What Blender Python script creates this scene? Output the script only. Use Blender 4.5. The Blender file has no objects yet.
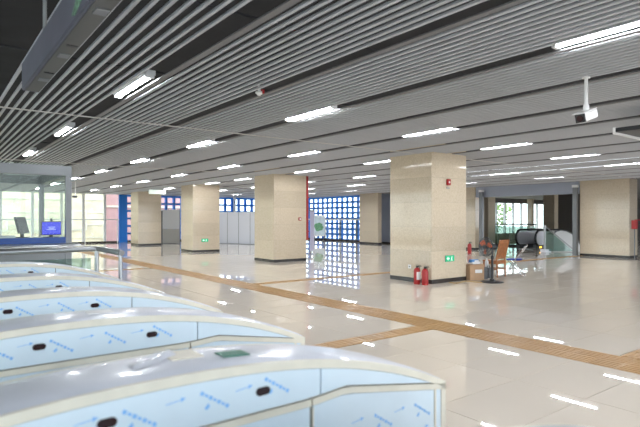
import bpy, bmesh, math, random
from mathutils import Vector, Matrix
R = math.radians
random.seed(7)
S = bpy.context.scene
COL = S.collection

# ------------------------------------------------------------ camera, world, exposure
F_PX, HOR, CAMH = 518.0, 219.0, 1.60          # focal length in pixels, horizon row, eye height
YAW = 37.3                                     # camera heading, clockwise from +Y (slat direction)
cam = bpy.data.cameras.new('camera'); camo = bpy.data.objects.new('camera', cam); COL.objects.link(camo)
cam.sensor_fit = 'HORIZONTAL'; cam.sensor_width = 36.0; cam.lens = 36.0 * F_PX / 640.0
cam.shift_y = (HOR - 213.5) / 640.0
cam.clip_start = 0.02; cam.clip_end = 400
camo.location = (0, 0, CAMH); camo.rotation_euler = (R(90), 0, R(-YAW))
cam.dof.use_dof = True; cam.dof.focus_distance = 13.0; cam.dof.aperture_fstop = 2.8
S.camera = camo

SKY = 3.4
world = bpy.data.worlds.new('sky'); S.world = world; world.use_nodes = True
bg = world.node_tree.nodes['Background']
bg.inputs[0].default_value = (0.86, 0.93, 1.0, 1); bg.inputs[1].default_value = SKY
S.view_settings.view_transform = 'Standard'; S.view_settings.look = 'None'
S.view_settings.gamma = 1.0; S.view_settings.use_curve_mapping = False
S.view_settings.exposure = 0.38
LAMP = 92.0                                    # radiance of the strip lamps
CEIL = 3.25
CS, SN = math.cos(R(YAW)), math.sin(R(YAW))

def at(px, py, z=0.0):
    """pixel + known height -> world point"""
    d = (CAMH - z) * F_PX / (py - HOR); l = d * (px - 320) / F_PX
    return (l * CS + d * SN, d * CS - l * SN, z)

# ------------------------------------------------------------ materials
def mat(name, col, rough=0.5, metal=0.0, spec=0.5, noise=0.0, nscale=20.0, bump=0.0, coat=0.0, emit=None):
    m = bpy.data.materials.new(name); m.use_nodes = True
    nt = m.node_tree; b = nt.nodes['Principled BSDF']
    b.inputs['Base Color'].default_value = (*col, 1); b.inputs['Roughness'].default_value = rough
    b.inputs['Metallic'].default_value = metal; b.inputs['Specular IOR Level'].default_value = spec
    b.inputs['Coat Weight'].default_value = coat; b.inputs['Coat Roughness'].default_value = 0.05
    if emit:
        b.inputs['Emission Color'].default_value = (*emit[0], 1); b.inputs['Emission Strength'].default_value = emit[1]
    if noise or bump:
        tc = nt.nodes.new('ShaderNodeTexCoord'); n = nt.nodes.new('ShaderNodeTexNoise')
        n.inputs['Scale'].default_value = nscale; n.inputs['Detail'].default_value = 4
        nt.links.new(tc.outputs['Object'], n.inputs['Vector'])
        if noise:
            r = nt.nodes.new('ShaderNodeValToRGB')
            r.color_ramp.elements[0].position = 0.3; r.color_ramp.elements[1].position = 0.7
            r.color_ramp.elements[0].color = (*[max(0, c * (1 - noise)) for c in col], 1)
            r.color_ramp.elements[1].color = (*[min(1, c * (1 + noise)) for c in col], 1)
            nt.links.new(n.outputs['Fac'], r.inputs['Fac']); nt.links.new(r.outputs['Color'], b.inputs['Base Color'])
        if bump:
            bp = nt.nodes.new('ShaderNodeBump'); bp.inputs['Strength'].default_value = bump; bp.inputs['Distance'].default_value = 0.01
            nt.links.new(n.outputs['Fac'], bp.inputs['Height']); nt.links.new(bp.outputs['Normal'], b.inputs['Normal'])
    return m

def glass_mat(name, tint=(0.93, 0.97, 0.95), refl=0.02):
    m = bpy.data.materials.new(name); m.use_nodes = True; nt = m.node_tree; nt.nodes.clear()
    o = nt.nodes.new('ShaderNodeOutputMaterial'); mx = nt.nodes.new('ShaderNodeMixShader')
    t = nt.nodes.new('ShaderNodeBsdfTransparent'); g = nt.nodes.new('ShaderNodeBsdfGlossy')
    t.inputs[0].default_value = (*tint, 1); g.inputs['Roughness'].default_value = 0.02
    fr = nt.nodes.new('ShaderNodeLayerWeight'); fr.inputs['Blend'].default_value = 0.12
    ad = nt.nodes.new('ShaderNodeMath'); ad.operation = 'MULTIPLY_ADD'; ad.inputs[1].default_value = 0.16; ad.inputs[2].default_value = refl
    nt.links.new(fr.outputs['Facing'], ad.inputs[0]); nt.links.new(ad.outputs[0], mx.inputs[0])
    nt.links.new(t.outputs[0], mx.inputs[1]); nt.links.new(g.outputs[0], mx.inputs[2]); nt.links.new(mx.outputs[0], o.inputs[0])
    return m

def granite_mat():
    m = mat('granite', (0.50, 0.40, 0.27), rough=0.07, spec=0.45)
    nt = m.node_tree; b = nt.nodes['Principled BSDF']
    tc = nt.nodes.new('ShaderNodeTexCoord'); v = nt.nodes.new('ShaderNodeTexVoronoi'); n = nt.nodes.new('ShaderNodeTexNoise')
    oi = nt.nodes.new('ShaderNodeObjectInfo')
    v.inputs['Scale'].default_value = 70; n.inputs['Scale'].default_value = 14; n.inputs['Detail'].default_value = 6
    r = nt.nodes.new('ShaderNodeValToRGB'); e = r.color_ramp.elements
    e[0].position = 0.1; e[0].color = (0.50, 0.41, 0.29, 1); e[1].position = 0.85; e[1].color = (0.68, 0.585, 0.45, 1)
    k = e.new(0.45); k.color = (0.60, 0.505, 0.375, 1)
    mx = nt.nodes.new('ShaderNodeMath'); mx.operation = 'MULTIPLY_ADD'; mx.inputs[1].default_value = 0.5
    nt.links.new(tc.outputs['Object'], v.inputs['Vector']); nt.links.new(tc.outputs['Object'], n.inputs['Vector'])
    sp = nt.nodes.new('ShaderNodeSeparateColor'); nt.links.new(v.outputs['Color'], sp.inputs[0])
    nt.links.new(sp.outputs[0], mx.inputs[0])
    h = nt.nodes.new('ShaderNodeMath'); h.operation = 'MULTIPLY'; h.inputs[1].default_value = 0.5
    nt.links.new(n.outputs['Fac'], h.inputs[0]); nt.links.new(h.outputs[0], mx.inputs[2]); nt.links.new(mx.outputs[0], r.inputs['Fac'])
    hs = nt.nodes.new('ShaderNodeHueSaturation'); ma = nt.nodes.new('ShaderNodeMath'); ma.operation = 'MULTIPLY_ADD'
    ma.inputs[1].default_value = 0.12; ma.inputs[2].default_value = 0.94
    nt.links.new(oi.outputs['Random'], ma.inputs[0]); nt.links.new(ma.outputs[0], hs.inputs['Value'])
    nt.links.new(r.outputs['Color'], hs.inputs['Color']); nt.links.new(hs.outputs['Color'], b.inputs['Base Color'])
    return m

def tile_mat(name, col, rough, var=0.05):
    m = mat(name, col, rough=rough, spec=0.75)
    nt = m.node_tree; b = nt.nodes['Principled BSDF']
    oi = nt.nodes.new('ShaderNodeObjectInfo'); tc = nt.nodes.new('ShaderNodeTexCoord'); n = nt.nodes.new('ShaderNodeTexNoise')
    g = nt.nodes.new('ShaderNodeNewGeometry')
    n.inputs['Scale'].default_value = 1.3; n.inputs['Detail'].default_value = 5
    nt.links.new(g.outputs['Position'], n.inputs['Vector'])
    ma = nt.nodes.new('ShaderNodeMath'); ma.operation = 'MULTIPLY_ADD'; ma.inputs[1].default_value = var; ma.inputs[2].default_value = 1 - var * 0.75
    ad = nt.nodes.new('ShaderNodeMath'); ad.operation = 'MULTIPLY_ADD'; ad.inputs[1].default_value = var
    nt.links.new(oi.outputs['Random'], ma.inputs[0]); nt.links.new(n.outputs['Fac'], ad.inputs[0]); nt.links.new(ma.outputs[0], ad.inputs[2])
    hs = nt.nodes.new('ShaderNodeHueSaturation'); hs.inputs['Color'].default_value = (*col, 1)
    nt.links.new(ad.outputs[0], hs.inputs['Value']); nt.links.new(hs.outputs['Color'], b.inputs['Base Color'])
    return m

M = {}
M['tile'] = tile_mat('polished_cream_tile', (0.80, 0.715, 0.61), 0.014)
M['grout'] = mat('grout', (0.27, 0.22, 0.17), 0.7)
M['tactile'] = tile_mat('tactile_ochre', (0.47, 0.27, 0.10), 0.35, 0.12)
M['granite'] = granite_mat()
M['plinth'] = mat('dark_plinth', (0.035, 0.03, 0.028), 0.25)
M['slat'] = mat('slat_white_aluminium', (0.50, 0.515, 0.555), 0.42, noise=0.03, nscale=3)
M['track'] = mat('track_grey', (0.17, 0.17, 0.18), 0.5)
M['carrier'] = mat('carrier_grey', (0.62, 0.60, 0.58), 0.45)
M['slab'] = mat('dark_soffit', (0.028, 0.028, 0.032), 0.9, noise=0.2, nscale=2)
M['lamp'] = mat('lamp_diffuser', (0.9, 0.9, 0.9), 0.4, emit=((0.93, 0.96, 1.0), LAMP))
M['housing'] = mat('lamp_housing', (0.75, 0.76, 0.78), 0.35)
M['film_top'] = mat('film_lavender', (0.74, 0.77, 0.85), 0.30, noise=0.06, nscale=7, bump=0.10, coat=0.3)
M['film'] = mat('film_pale_blue', (0.72, 0.835, 0.925), 0.22, noise=0.03, nscale=5, bump=0.03)
M['print'] = mat('film_print_blue', (0.24, 0.52, 0.88), 0.4)
M['cream'] = mat('cream_edge_tape', (0.78, 0.735, 0.62), 0.4, noise=0.06, nscale=9)
M['seam'] = mat('dark_seam', (0.16, 0.13, 0.11), 0.6)
M['sensor'] = mat('sensor_black', (0.03, 0.012, 0.012), 0.12)
M['steel'] = mat('brushed_steel', (0.42, 0.43, 0.44), 0.36, metal=1.0)
M['alum'] = mat('grey_aluminium', (0.20, 0.21, 0.22), 0.4, metal=0.4)
M['glass'] = glass_mat('clear_glass')
M['green_glass'] = glass_mat('green_glass', (0.62, 0.74, 0.70), 0.07)
M['white'] = mat('white_paint', (0.80, 0.80, 0.80), 0.4)
M['greyblue'] = mat('grey_blue_panel', (0.36, 0.39, 0.47), 0.4)
M['blue'] = mat('blue_grille', (0.015, 0.22, 0.78), 0.4)
M['bluepanel'] = mat('blue_counter', (0.004, 0.06, 0.28), 0.35)
M['black'] = mat('black_plastic', (0.012, 0.012, 0.014), 0.4)
M['dark'] = mat('dark_grey_plastic', (0.07, 0.075, 0.08), 0.5)
M['midgrey'] = mat('mid_grey', (0.28, 0.29, 0.30), 0.5)
M['red'] = mat('red_paint', (0.36, 0.015, 0.015), 0.35)
M['orange'] = mat('orange_plastic', (0.80, 0.16, 0.05), 0.4)
M['wood'] = mat('chair_wood', (0.36, 0.135, 0.045), 0.4, noise=0.25, nscale=14)
M['card'] = mat('cardboard', (0.47, 0.30, 0.18), 0.8, noise=0.06, nscale=12)
M['green'] = mat('sign_green', (0.0, 0.30, 0.14), 0.4, emit=((0.03, 0.75, 0.35), 0.35))
M['signwhite'] = mat('sign_pictogram', (0.85, 0.9, 0.86), 0.4, emit=((0.8, 1.0, 0.9), 0.4))
M['screen'] = mat('screen_blue', (0.004, 0.004, 0.05), 0.6, spec=0.15, emit=((0.03, 0.045, 0.85), 0.75))
M['screentext'] = mat('screen_text', (0.5, 0.5, 0.9), 0.3, emit=((0.25, 0.3, 1.0), 0.6))
M['yellow'] = mat('yellow_cream_stone', (0.80, 0.68, 0.49), 0.9, noise=0.25, nscale=0.9)
M['pink'] = mat('pink_render', (0.55, 0.33, 0.34), 0.9, noise=0.05, nscale=2)
M['ground'] = mat('outside_concrete', (0.45, 0.43, 0.40), 0.9, noise=0.1, nscale=0.6)
M['leaf'] = mat('outside_leaves', (0.20, 0.30, 0.10), 0.8, noise=0.35, nscale=3)
M['hoard'] = mat('hoarding_white', (0.70, 0.71, 0.76), 0.35)
M['hoard_grey'] = mat('hoarding_grey', (0.50, 0.49, 0.48), 0.4)
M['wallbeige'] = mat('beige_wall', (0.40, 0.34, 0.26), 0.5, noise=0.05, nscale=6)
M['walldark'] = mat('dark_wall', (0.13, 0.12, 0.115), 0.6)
M['chrome'] = mat('chrome_tube', (0.55, 0.56, 0.58), 0.25, metal=1.0)
M['bluecloth'] = mat('blue_seat', (0.03, 0.06, 0.38), 0.6)
M['lavender'] = mat('lavender_banner', (0.50, 0.50, 0.66), 0.5)
M['skyprint'] = mat('poster_sky', (0.62, 0.73, 0.80), 0.4, noise=0.12, nscale=4)
M['greenprint'] = mat('poster_green', (0.14, 0.36, 0.20), 0.4, noise=0.35, nscale=9)
M['jug'] = mat('white_jug', (0.72, 0.72, 0.72), 0.3)
M['signbox'] = mat('sign_box_film', (0.115, 0.115, 0.155), 0.5, noise=0.12, nscale=3)
M['signface'] = mat('sign_box_bottom', (0.09, 0.085, 0.08), 0.45)
M['yellowlight'] = mat('amber_light', (0.9, 0.5, 0.05), 0.4, emit=((1.0, 0.55, 0.05), 2.0))

# ------------------------------------------------------------ mesh helpers
class MB:
    def __init__(self): self.v = []; self.f = []
    def box(self, x0, y0, z0, x1, y1, z1):
        n = len(self.v)
        self.v += [(x0,y0,z0),(x1,y0,z0),(x1,y1,z0),(x0,y1,z0),(x0,y0,z1),(x1,y0,z1),(x1,y1,z1),(x0,y1,z1)]
        self.f += [tuple(n+i for i in q) for q in ((0,3,2,1),(4,5,6,7),(0,1,5,4),(1,2,6,5),(2,3,7,6),(3,0,4,7))]
        return self
    def prism(self, pts, axis, a, b):
        """extrude the closed 2-D outline pts along axis ('x','y','z') from a to b"""
        n = len(self.v); k = len(pts)
        def P(p, t):
            return {'x': (t, p[0], p[1]), 'y': (p[0], t, p[1]), 'z': (p[0], p[1], t)}[axis]
        self.v += [P(p, a) for p in pts] + [P(p, b) for p in pts]
        for i in range(k):
            j = (i + 1) % k; self.f.append((n+i, n+j, n+k+j, n+k+i))
        self.f.append(tuple(n+i for i in reversed(range(k)))); self.f.append(tuple(n+k+i for i in range(k)))
        return self
    def strip(self, lo, hi, axis, a, b):
        """quads between two equally long 2-D polylines, extruded along axis: a curved plate"""
        for i in range(len(lo) - 1):
            self.prism([lo[i], lo[i+1], hi[i+1], hi[i]], axis, a, b)
        return self
    def tube(self, pts, r, n=10, closed=False):
        pts = [Vector(p) for p in pts]; k = len(pts); base = len(self.v)
        for i, p in enumerate(pts):
            a = pts[(i-1) % k] if (closed or i > 0) else p
            b = pts[(i+1) % k] if (closed or i < k-1) else p
            t = (b - a).normalized()
            up = Vector((0,0,1)) if abs(t.z) < 0.9 else Vector((0,1,0))
            s = t.cross(up).normalized(); w = s.cross(t)
            rr = r[i] if isinstance(r, (list, tuple)) else r
            for j in range(n):
                q = 2*math.pi*j/n; self.v.append(tuple(p + s*math.cos(q)*rr + w*math.sin(q)*rr))
        for i in range(k if closed else k-1):
            i2 = (i+1) % k
            for j in range(n):
                j2 = (j+1) % n
                self.f.append((base+i*n+j, base+i*n+j2, base+i2*n+j2, base+i2*n+j))
        if not closed:
            self.f.append(tuple(base+j for j in reversed(range(n)))); self.f.append(tuple(base+(k-1)*n+j for j in range(n)))
        return self
    def lathe(self, prof, c=(0,0,0), n=20):
        base = len(self.v); k = len(prof)
        for (r, z) in prof:
            for j in range(n):
                q = 2*math.pi*j/n; self.v.append((c[0]+r*math.cos(q), c[1]+r*math.sin(q), c[2]+z))
        for i in range(k-1):
            for j in range(n):
                j2 = (j+1) % n
                self.f.append((base+i*n+j, base+i*n+j2, base+(i+1)*n+j2, base+(i+1)*n+j))
        self.f.append(tuple(base+j for j in reversed(range(n)))); self.f.append(tuple(base+(k-1)*n+j for j in range(n)))
        return self
    def xform(self, mtx):
        self.v = [tuple(mtx @ Vector(p)) for p in self.v]; return self
    def mesh(self, name, m, smooth=False, bevel=0.0):
        me = bpy.data.meshes.new(name); me.from_pydata(self.v, [], self.f)
        bm = bmesh.new(); bm.from_mesh(me); bmesh.ops.recalc_face_normals(bm, faces=bm.faces)
        if bevel:
            bmesh.ops.bevel(bm, geom=[e for e in bm.edges if e.is_manifold and e.calc_face_angle(0) > 0.6], offset=bevel, segments=2, affect='EDGES', clamp_overlap=True)
        bm.to_mesh(me); bm.free()
        if smooth:
            for p in me.polygons: p.use_smooth = True
            try: me.set_sharp_from_angle(angle=R(40))
            except Exception: pass
        me.materials.append(M[m] if isinstance(m, str) else m)
        return me
    def build(self, name, m, parent=None, loc=(0,0,0), rz=0.0, smooth=False, bevel=0.0):
        return place(name, self.mesh(name, m, smooth, bevel), parent, loc, rz)

def place(name, me, parent=None, loc=(0,0,0), rz=0.0, scale=None):
    o = bpy.data.objects.new(name, me); COL.objects.link(o)
    o.location = loc; o.rotation_euler = (0, 0, rz)
    if scale: o.scale = scale
    if parent: o.parent = parent
    return o
def empty(name, loc=(0,0,0), rz=0.0): return place(name, None, None, loc, rz)
def tag(o, label=None, cat=None, group=None, kind=None):
    if label: o['label'] = label
    if cat: o['category'] = cat
    if group: o['group'] = group
    if kind: o['kind'] = kind
    return o
def box(x0, y0, z0, x1, y1, z1): return MB().box(x0, y0, z0, x1, y1, z1)
def copy_tree(o, parent=None):
    c = o.copy(); COL.objects.link(c); c.parent = parent
    for ch in list(o.children): copy_tree(ch, c)
    return c
def depth(x, y): return x * SN + y * CS
def in_view(x, y, z, m=60):
    d = depth(x, y); l = x * CS - y * SN
    if d < 0.3: return False
    px = 320 + F_PX * l / d; py = HOR - F_PX * (z - CAMH) / d
    return -m < px < 640 + m and -m < py < 427 + m
ORD = ['first', 'second', 'third', 'fourth', 'fifth', 'sixth', 'seventh', 'eighth', 'ninth', 'tenth']

# ============================================================ FLOOR
XL, XR, YB, YF = -6.0, 24.0, -6.0, 36.5
floor = box(XL - 1, YB - 2, -0.30, 46.0, YF + 0.3, -0.018).build('floor', 'grout')
tag(floor, 'polished cream tiled concourse floor with ochre tactile paths', 'floor', kind='structure')
tile_me = box(0.002, 0.002, -0.02, 0.998, 0.998, 0.0)
tile_me.v = [(0.0026 + 0.9948 * (1 if x > .5 else 0), 0.0042 + 0.9916 * (1 if y > .5 else 0), z) for x, y, z in tile_me.v]
tile_me = tile_me.mesh('floor_tile', 'tile')
cells = []
def fill(x0, x1, step_x, y0, y1, step_y):
    nx = max(1, round((x1 - x0) / step_x)); ny = max(1, round((y1 - y0) / step_y))
    for i in range(nx):
        for j in range(ny):
            cells.append((x0 + (x1-x0)*i/nx, y0 + (y1-y0)*j/ny, (x1-x0)/nx, (y1-y0)/ny))
TXA, TXB = 5.85, 6.45
fill(XL, TXA, 1.13, YB, 4.98, 0.67); fill(XL, TXA, 1.13, 5.31, 16.60, 0.67); fill(XL, TXA, 1.13, 16.92, YF, 0.67)
fill(TXB, XR + 1.2, 1.13, YB, 2.38, 0.67); fill(TXB, XR + 1.2, 1.13, 2.70, 10.93, 0.67); fill(TXB, XR + 1.2, 1.13, 11.25, YF, 0.67)
fill(XR + 1.2, 46, 1.13, YB, YF, 0.67)
cells.sort(key=lambda c: (0 if in_view(c[0]+c[2]/2, c[1]+c[3]/2, 0, 40) else 1, depth(c[0]+c[2]/2, c[1]+c[3]/2)))
far = MB()
for i, c in enumerate(cells):
    if i < 300: place('floor_tile', tile_me, floor, (c[0], c[1], 0), 0, (c[2], c[3], 1))
    else: far.box(c[0]+.002, c[1]+.002, -0.02, c[0]+c[2]-.002, c[1]+c[3]-.002, 0)
far.build('floor_tiles_beyond', 'tile', floor)['kind'] = 'stuff'

tac = box(0.003, 0.003, -0.02, 0.297, 0.297, 0.001)
for k in range(4): tac.box(0.02, 0.03 + 0.0675 * k, 0.001, 0.28, 0.06 + 0.0675 * k, 0.0055)
tac_x = tac.mesh('tactile_tile', 'tactile')
tac2 = box(0.003, 0.003, -0.02, 0.297, 0.297, 0.001)
for k in range(4): tac2.box(0.03 + 0.0675 * k, 0.02, 0.001, 0.06 + 0.0675 * k, 0.28, 0.0055)
tac_y = tac2.mesh('tactile_tile', 'tactile')
spots = []
y = YB + 0.1
while y < YF - 0.3:
    spots.append((TXA, y, tac_y, tac2)); spots.append((TXA + 0.3, y, tac_y, tac2)); y += 0.3
def run_x(x0, x1, y):
    n = int((x1 - x0) / 0.3 + 0.01)
    for k in range(n): spots.append((x0 + 0.3 * k + (0.02 if x0 > 6 else 0), y, tac_x, tac))
run_x(1.95, TXA, 4.995); run_x(0.5, TXA, 16.61); run_x(TXB, 24.2, 2.39); run_x(TXB, 24.2, 10.94)
spots.sort(key=lambda s: (0 if in_view(s[0], s[1], 0, 20) else 1, depth(s[0], s[1])))
far = MB()
for i, (x, y, me, mb) in enumerate(spots):
    if i < 300: place('tactile_tile', me, floor, (x, y, 0))
    else:
        n = len(far.v); far.v += [(a+x, b+y, c) for a, b, c in mb.v]; far.f += [tuple(q+n for q in f) for f in mb.f]
far.build('tactile_tiles_beyond', 'tactile', floor)['kind'] = 'stuff'

# ============================================================ CEILING
ceiling = box(XL - 1, YB - 2, 4.35, XR + 0.6, YF + 0.3, 4.6).build('ceiling', 'slab')
tag(ceiling, 'slatted white aluminium ceiling under a black painted soffit', 'ceiling', kind='structure')
ROWS = [2.10, 4.88, 7.70, 10.58, 13.75, 16.9, 20.0, 22.9]
SLOT, PLATE, PITCH, SW, SH = 0.19, 0.09, 0.107, 0.035, 0.024
breaks = []
for a, b in zip(ROWS[:-1], ROWS[1:]): breaks += [(a, SLOT), ((a + b) / 2, 0.15)]
breaks.append((ROWS[-1], SLOT))
slat_x = []; plates = []
def bay(x0, x1):
    n = round((x1 - x0) / PITCH); p = (x1 - x0) / n
    for k in range(n): slat_x.append(x0 + p * (k + 0.5))
bay(0.78, breaks[0][0] - SLOT / 2)
for i, (bx, bw) in enumerate(breaks):
    plates.append((bx + bw / 2, bx + bw / 2 + PLATE))
    x0 = bx + bw / 2 + PLATE
    x1 = breaks[i + 1][0] - breaks[i + 1][1] / 2 if i + 1 < len(breaks) else 23.9
    if x1 - x0 > 0.1: bay(x0, x1)
SEG = [-6.0, 1.20, 8.90, 16.60, 24.30, 36.3]
def slat_prof():
    w, h, t = SW / 2, SH, 0.0
    return [(-w, h), (-w, 0.006), (-w + 0.006, 0), (w - 0.006, 0), (w, 0.006), (w, h)]
segs = []
for x in slat_x:
    for a, b in zip(SEG[:-1], SEG[1:]): segs.append((x, a, b))
def nearest(s):
    best = 1e9
    for t in range(9):
        yy = s[1] + (s[2] - s[1]) * t / 8
        if in_view(s[0], yy, CEIL, 5): best = min(best, depth(s[0], yy))
    return best
segs.sort(key=nearest)
slat_me = {}
for i in range(5):
    L = SEG[i + 1] - SEG[i] - 0.03
    slat_me[i] = MB().prism(slat_prof(), 'y', 0, L).mesh('ceiling_slat', 'slat')
far = MB()
for i, (x, a, b) in enumerate(segs):
    k = SEG.index(a)
    if i < 300: place('ceiling_slat', slat_me[k], ceiling, (x, a + 0.015, CEIL))
    else: far.prism([(p[0] + x, p[1] + CEIL) for p in slat_prof()], 'y', a + 0.015, b - 0.015)
far.build('ceiling_slats_beyond', 'slat', ceiling)['kind'] = 'stuff'
for (a, b) in plates:
    box(a, YB, CEIL + 0.004, b - 0.02, YF - 0.2, CEIL + 0.018).build('ceiling_track', 'track', ceiling)
for yy in SEG[1:-1]:
    box(0.72, yy - 0.012, CEIL - 0.012, 23.9, yy + 0.012, CEIL + 0.004).build('carrier_rail', 'carrier', ceiling)
for yy in (4.0, 6.2, 11.3, 13.5, 18, 21):                     # hangers in the plenum
    MB().tube([(0.4, yy, CEIL + 0.13), (23.9, yy, CEIL + 0.13)], 0.012, 6).build('suspension_rail', 'slab', ceiling)
# plenum pipes seen in the open strip at the left
for k, (x, z, r) in enumerate(((-0.35, 3.9, 0.09), (0.12, 4.05, 0.05), (-1.1, 3.85, 0.2))):
    MB().tube([(x, YB, z), (x, 30, z)], r, 12).build('ceiling_pipe', 'dark', ceiling, smooth=True)
box(-0.1, 6.0, 3.6, 0.2, 6.35, 3.85).build('valve_box', 'red', ceiling)

# ---- strip lamps
lamp_root = empty('strip_lamp')
LL = 1.25
h = MB().prism([(-0.075, 0.075), (-0.075, 0.02), (-0.05, 0.0), (0.05, 0.0), (0.075, 0.02), (0.075, 0.075)], 'y', -LL/2, LL/2)
h.build('housing', 'housing', lamp_root)
d_ = MB().prism([(-0.034, 0.0), (-0.030, -0.014), (-0.012, -0.022), (0.012, -0.022), (0.030, -0.014), (0.034, 0.0)], 'y', -LL/2+0.03, LL/2-0.03)
d_.build('diffuser', 'lamp', lamp_root)
for s in (-1, 1):
    box(-0.05, s*LL/2-0.03, -0.026, 0.05, s*LL/2+0.01, 0.03).build('end_cap', 'housing', lamp_root)
LY = [2.0, 6.70, 10.85, 15.0, 19.1, 23.2, 27.35, 31.5]
first = True
for r, x in enumerate(ROWS[:7]):
    for k, yy in enumerate([-2.4] + LY):
        if r == 3 and k == 8: continue            # the farthest pillar stands there
        if r == 3 and k == 6: yy -= 1.2
        if r == 3 and k == 4: yy -= 0.45
        if r >= 3: yy += 0.2
        if first: o = lamp_root; first = False
        else: o = copy_tree(lamp_root)
        o.location = (x, yy, CEIL + 0.035)
        tag(o, 'lit white strip lamp, %s from the front in the %s ceiling row from the gates' % (ORD[k], ORD[r]), 'lamp', 'strip lamps in the ceiling slots')

# ============================================================ PILLARS
def pillar(x, y, wx, wy, label, name='pillar'):
    root = empty(name, (x, y, 0)); tag(root, label, 'pillar', kind='structure')
    t = 0.03; top = CEIL + 0.25
    box(t, t, 0, wx - t, wy - t, top).build('core', 'wallbeige', root)
    box(-0.004, -0.004, 0, wx + 0.004, wy + 0.004, 0.10).build('plinth', 'plinth', root)
    zs = [0.10, 0.80, 1.40, 2.02, 2.64, top]
    for a, b in zip(zs[:-1], zs[1:]):
        a2, b2 = a + 0.002, b - 0.002
        box(0, 0, a2, wx, t, b2).build('granite_slab', 'granite', root)
        box(0, wy - t, a2, wx, wy, b2).build('granite_slab', 'granite', root)
        box(0, t, a2, t, wy - t, b2).build('granite_slab', 'granite', root)
        box(wx - t, t, a2, wx, wy - t, b2).build('granite_slab', 'granite', root)
    return root
PX = 10.05
PC = (9.90, 8.47); PD = (10.18, 16.16); PB = (10.15, 23.35); PA = (10.15, 31.3)
pillar(*PC, 1.36, 1.42, 'nearest square granite pillar with red fire extinguishers at its foot')
pillar(*PD, 1.46, 1.4, 'square granite pillar with a red riser pipe on its right edge')
pillar(*PB, 1.4, 1.4, 'square granite pillar with a green exit sign, between white hoarding and grey hoarding')
pillar(*PA, 1.4, 1.4, 'farthest square granite pillar beside the blue grille and pink outside wall')
PF = (22.7, 9.1); PE = (22.7, 23.75); PG = (22.7, 16.5)
pillar(*PF, 0.75, 2.0, 'wide granite pillar at the right edge with a steel post on its left')
pillar(*PE, 0.30, 1.75, 'granite pillar at the right end of the blue grille window')
pillar(*PG, 0.75, 1.8, 'granite pillar half hidden behind the nearest pillar')

# ============================================================ WALLS, WINDOWS
# far end wall: glazed between X=-5 and 24 at YF
we = empty('wall_far', (0, YF, 0)); tag(we, 'fully glazed far end wall with white mullions', 'wall', kind='structure')
box(XL - 1, -0.12, 0, XR + 0.5, 0.12, 0.10).build('sill', 'plinth', we)
box(XL - 1, -0.15, CEIL + 0.02, XR + 0.5, 0.15, CEIL + 1.1).build('lintel', 'midgrey', we)
mx = [-6.0, -4.4, -2.8, -1.2, 0.4, 2.0, 3.6, 5.3, 6.95, 8.25, 9.6, 10.75, 12.9, 15.05, 17.2, 19.35, 21.5, 23.7]
for i, x in enumerate(mx):
    box(x - 0.07, -0.09, 0.10, x + 0.07, 0.09, CEIL + 0.02).build('mullion', 'white', we)
    if i + 1 < len(mx):
        box(x + 0.07, -0.012, 0.10, mx[i+1] - 0.07, 0.012, CEIL + 0.02).build('pane', 'glass', we)
rail = empty('guard_rail', (0, YF - 0.45, 0)); tag(rail, 'pale steel guard rail in front of the far glazed wall', 'railing')
MB().tube([(-4, 0, 1.57), (10.4, 0, 1.57)], 0.03, 8).build('top_rail', 'white', rail)
for x in [-3.0, 0.0, 3.0, 5.2, 8.25, 10.3]:
    MB().tube([(x, 0, 0), (x, 0, 1.57)], 0.025, 8).build('post', 'white', rail)

# right wall: glazed with grille from Y=25.5 to YF, solid from 18.3 to 25.5
wr = empty('wall_right', (XR, 0, 0)); tag(wr, 'glazed right wall looking onto a blue grille', 'wall', kind='structure')
box(-0.12, 25.4, 0, 0.12, YF, 0.12).build('sill', 'plinth', wr)
box(-0.15, 25.4, CEIL + 0.02, 0.15, YF, CEIL + 1.1).build('lintel', 'midgrey', wr)
ys = [25.5, 27.3, 29.1, 30.9, 32.7, 34.5, 36.3]
for i, yv in enumerate(ys):
    box(-0.04, yv - 0.05, 0.12, 0.04, yv + 0.05, 1.55).build('mullion', 'alum', wr)
    if i + 1 < len(ys):
        box(-0.01, yv + 0.05, 0.12, 0.01, ys[i+1] - 0.05, CEIL).build('pane', 'glass', wr)
box(-0.04, 25.5, 1.52, 0.04, YF - 0.2, 1.62).build('transom', 'white', wr)
box(-0.1, 18.3, 0, 0.1, 25.4, CEIL + 1.1).build('wall_panel', 'greyblue', wr)
box(-0.14, 22.0, 0.05, -0.1, 22.9, 2.2).build('door_leaf', 'greyblue', wr)
box(-0.12, 18.3, 0, -0.1, 25.4, 0.1).build('skirting', 'plinth', wr)
wr2 = box(XR - 0.1, YB, 0, XR + 0.1, 9.0, CEIL + 1.1).build('wall_right_front', 'greyblue'); tag(wr2, 'grey blue wall beyond the pillar at the right edge', 'wall', kind='structure')

wl = empty('wall_left', (-7.0, 0, 0)); tag(wl, 'glazed wall on the left behind the gates', 'wall', kind='structure')
box(-0.1, YB - 2, 0, 0.1, YF, 0.3).build('sill', 'plinth', wl); box(-0.1, YB - 2, 3.4, 0.1, YF, 4.4).build('lintel', 'midgrey', wl)
for k in range(15):
    box(-0.06, YB - 2 + 3 * k - 0.06, 0.3, 0.06, YB - 2 + 3 * k + 0.06, 3.4).build('mullion', 'white', wl)
    if k < 14: box(-0.01, YB - 2 + 3 * k + 0.06, 0.3, 0.01, YB + 1 + 3 * k - 0.06, 3.4).build('pane', 'glass', wl)
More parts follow.
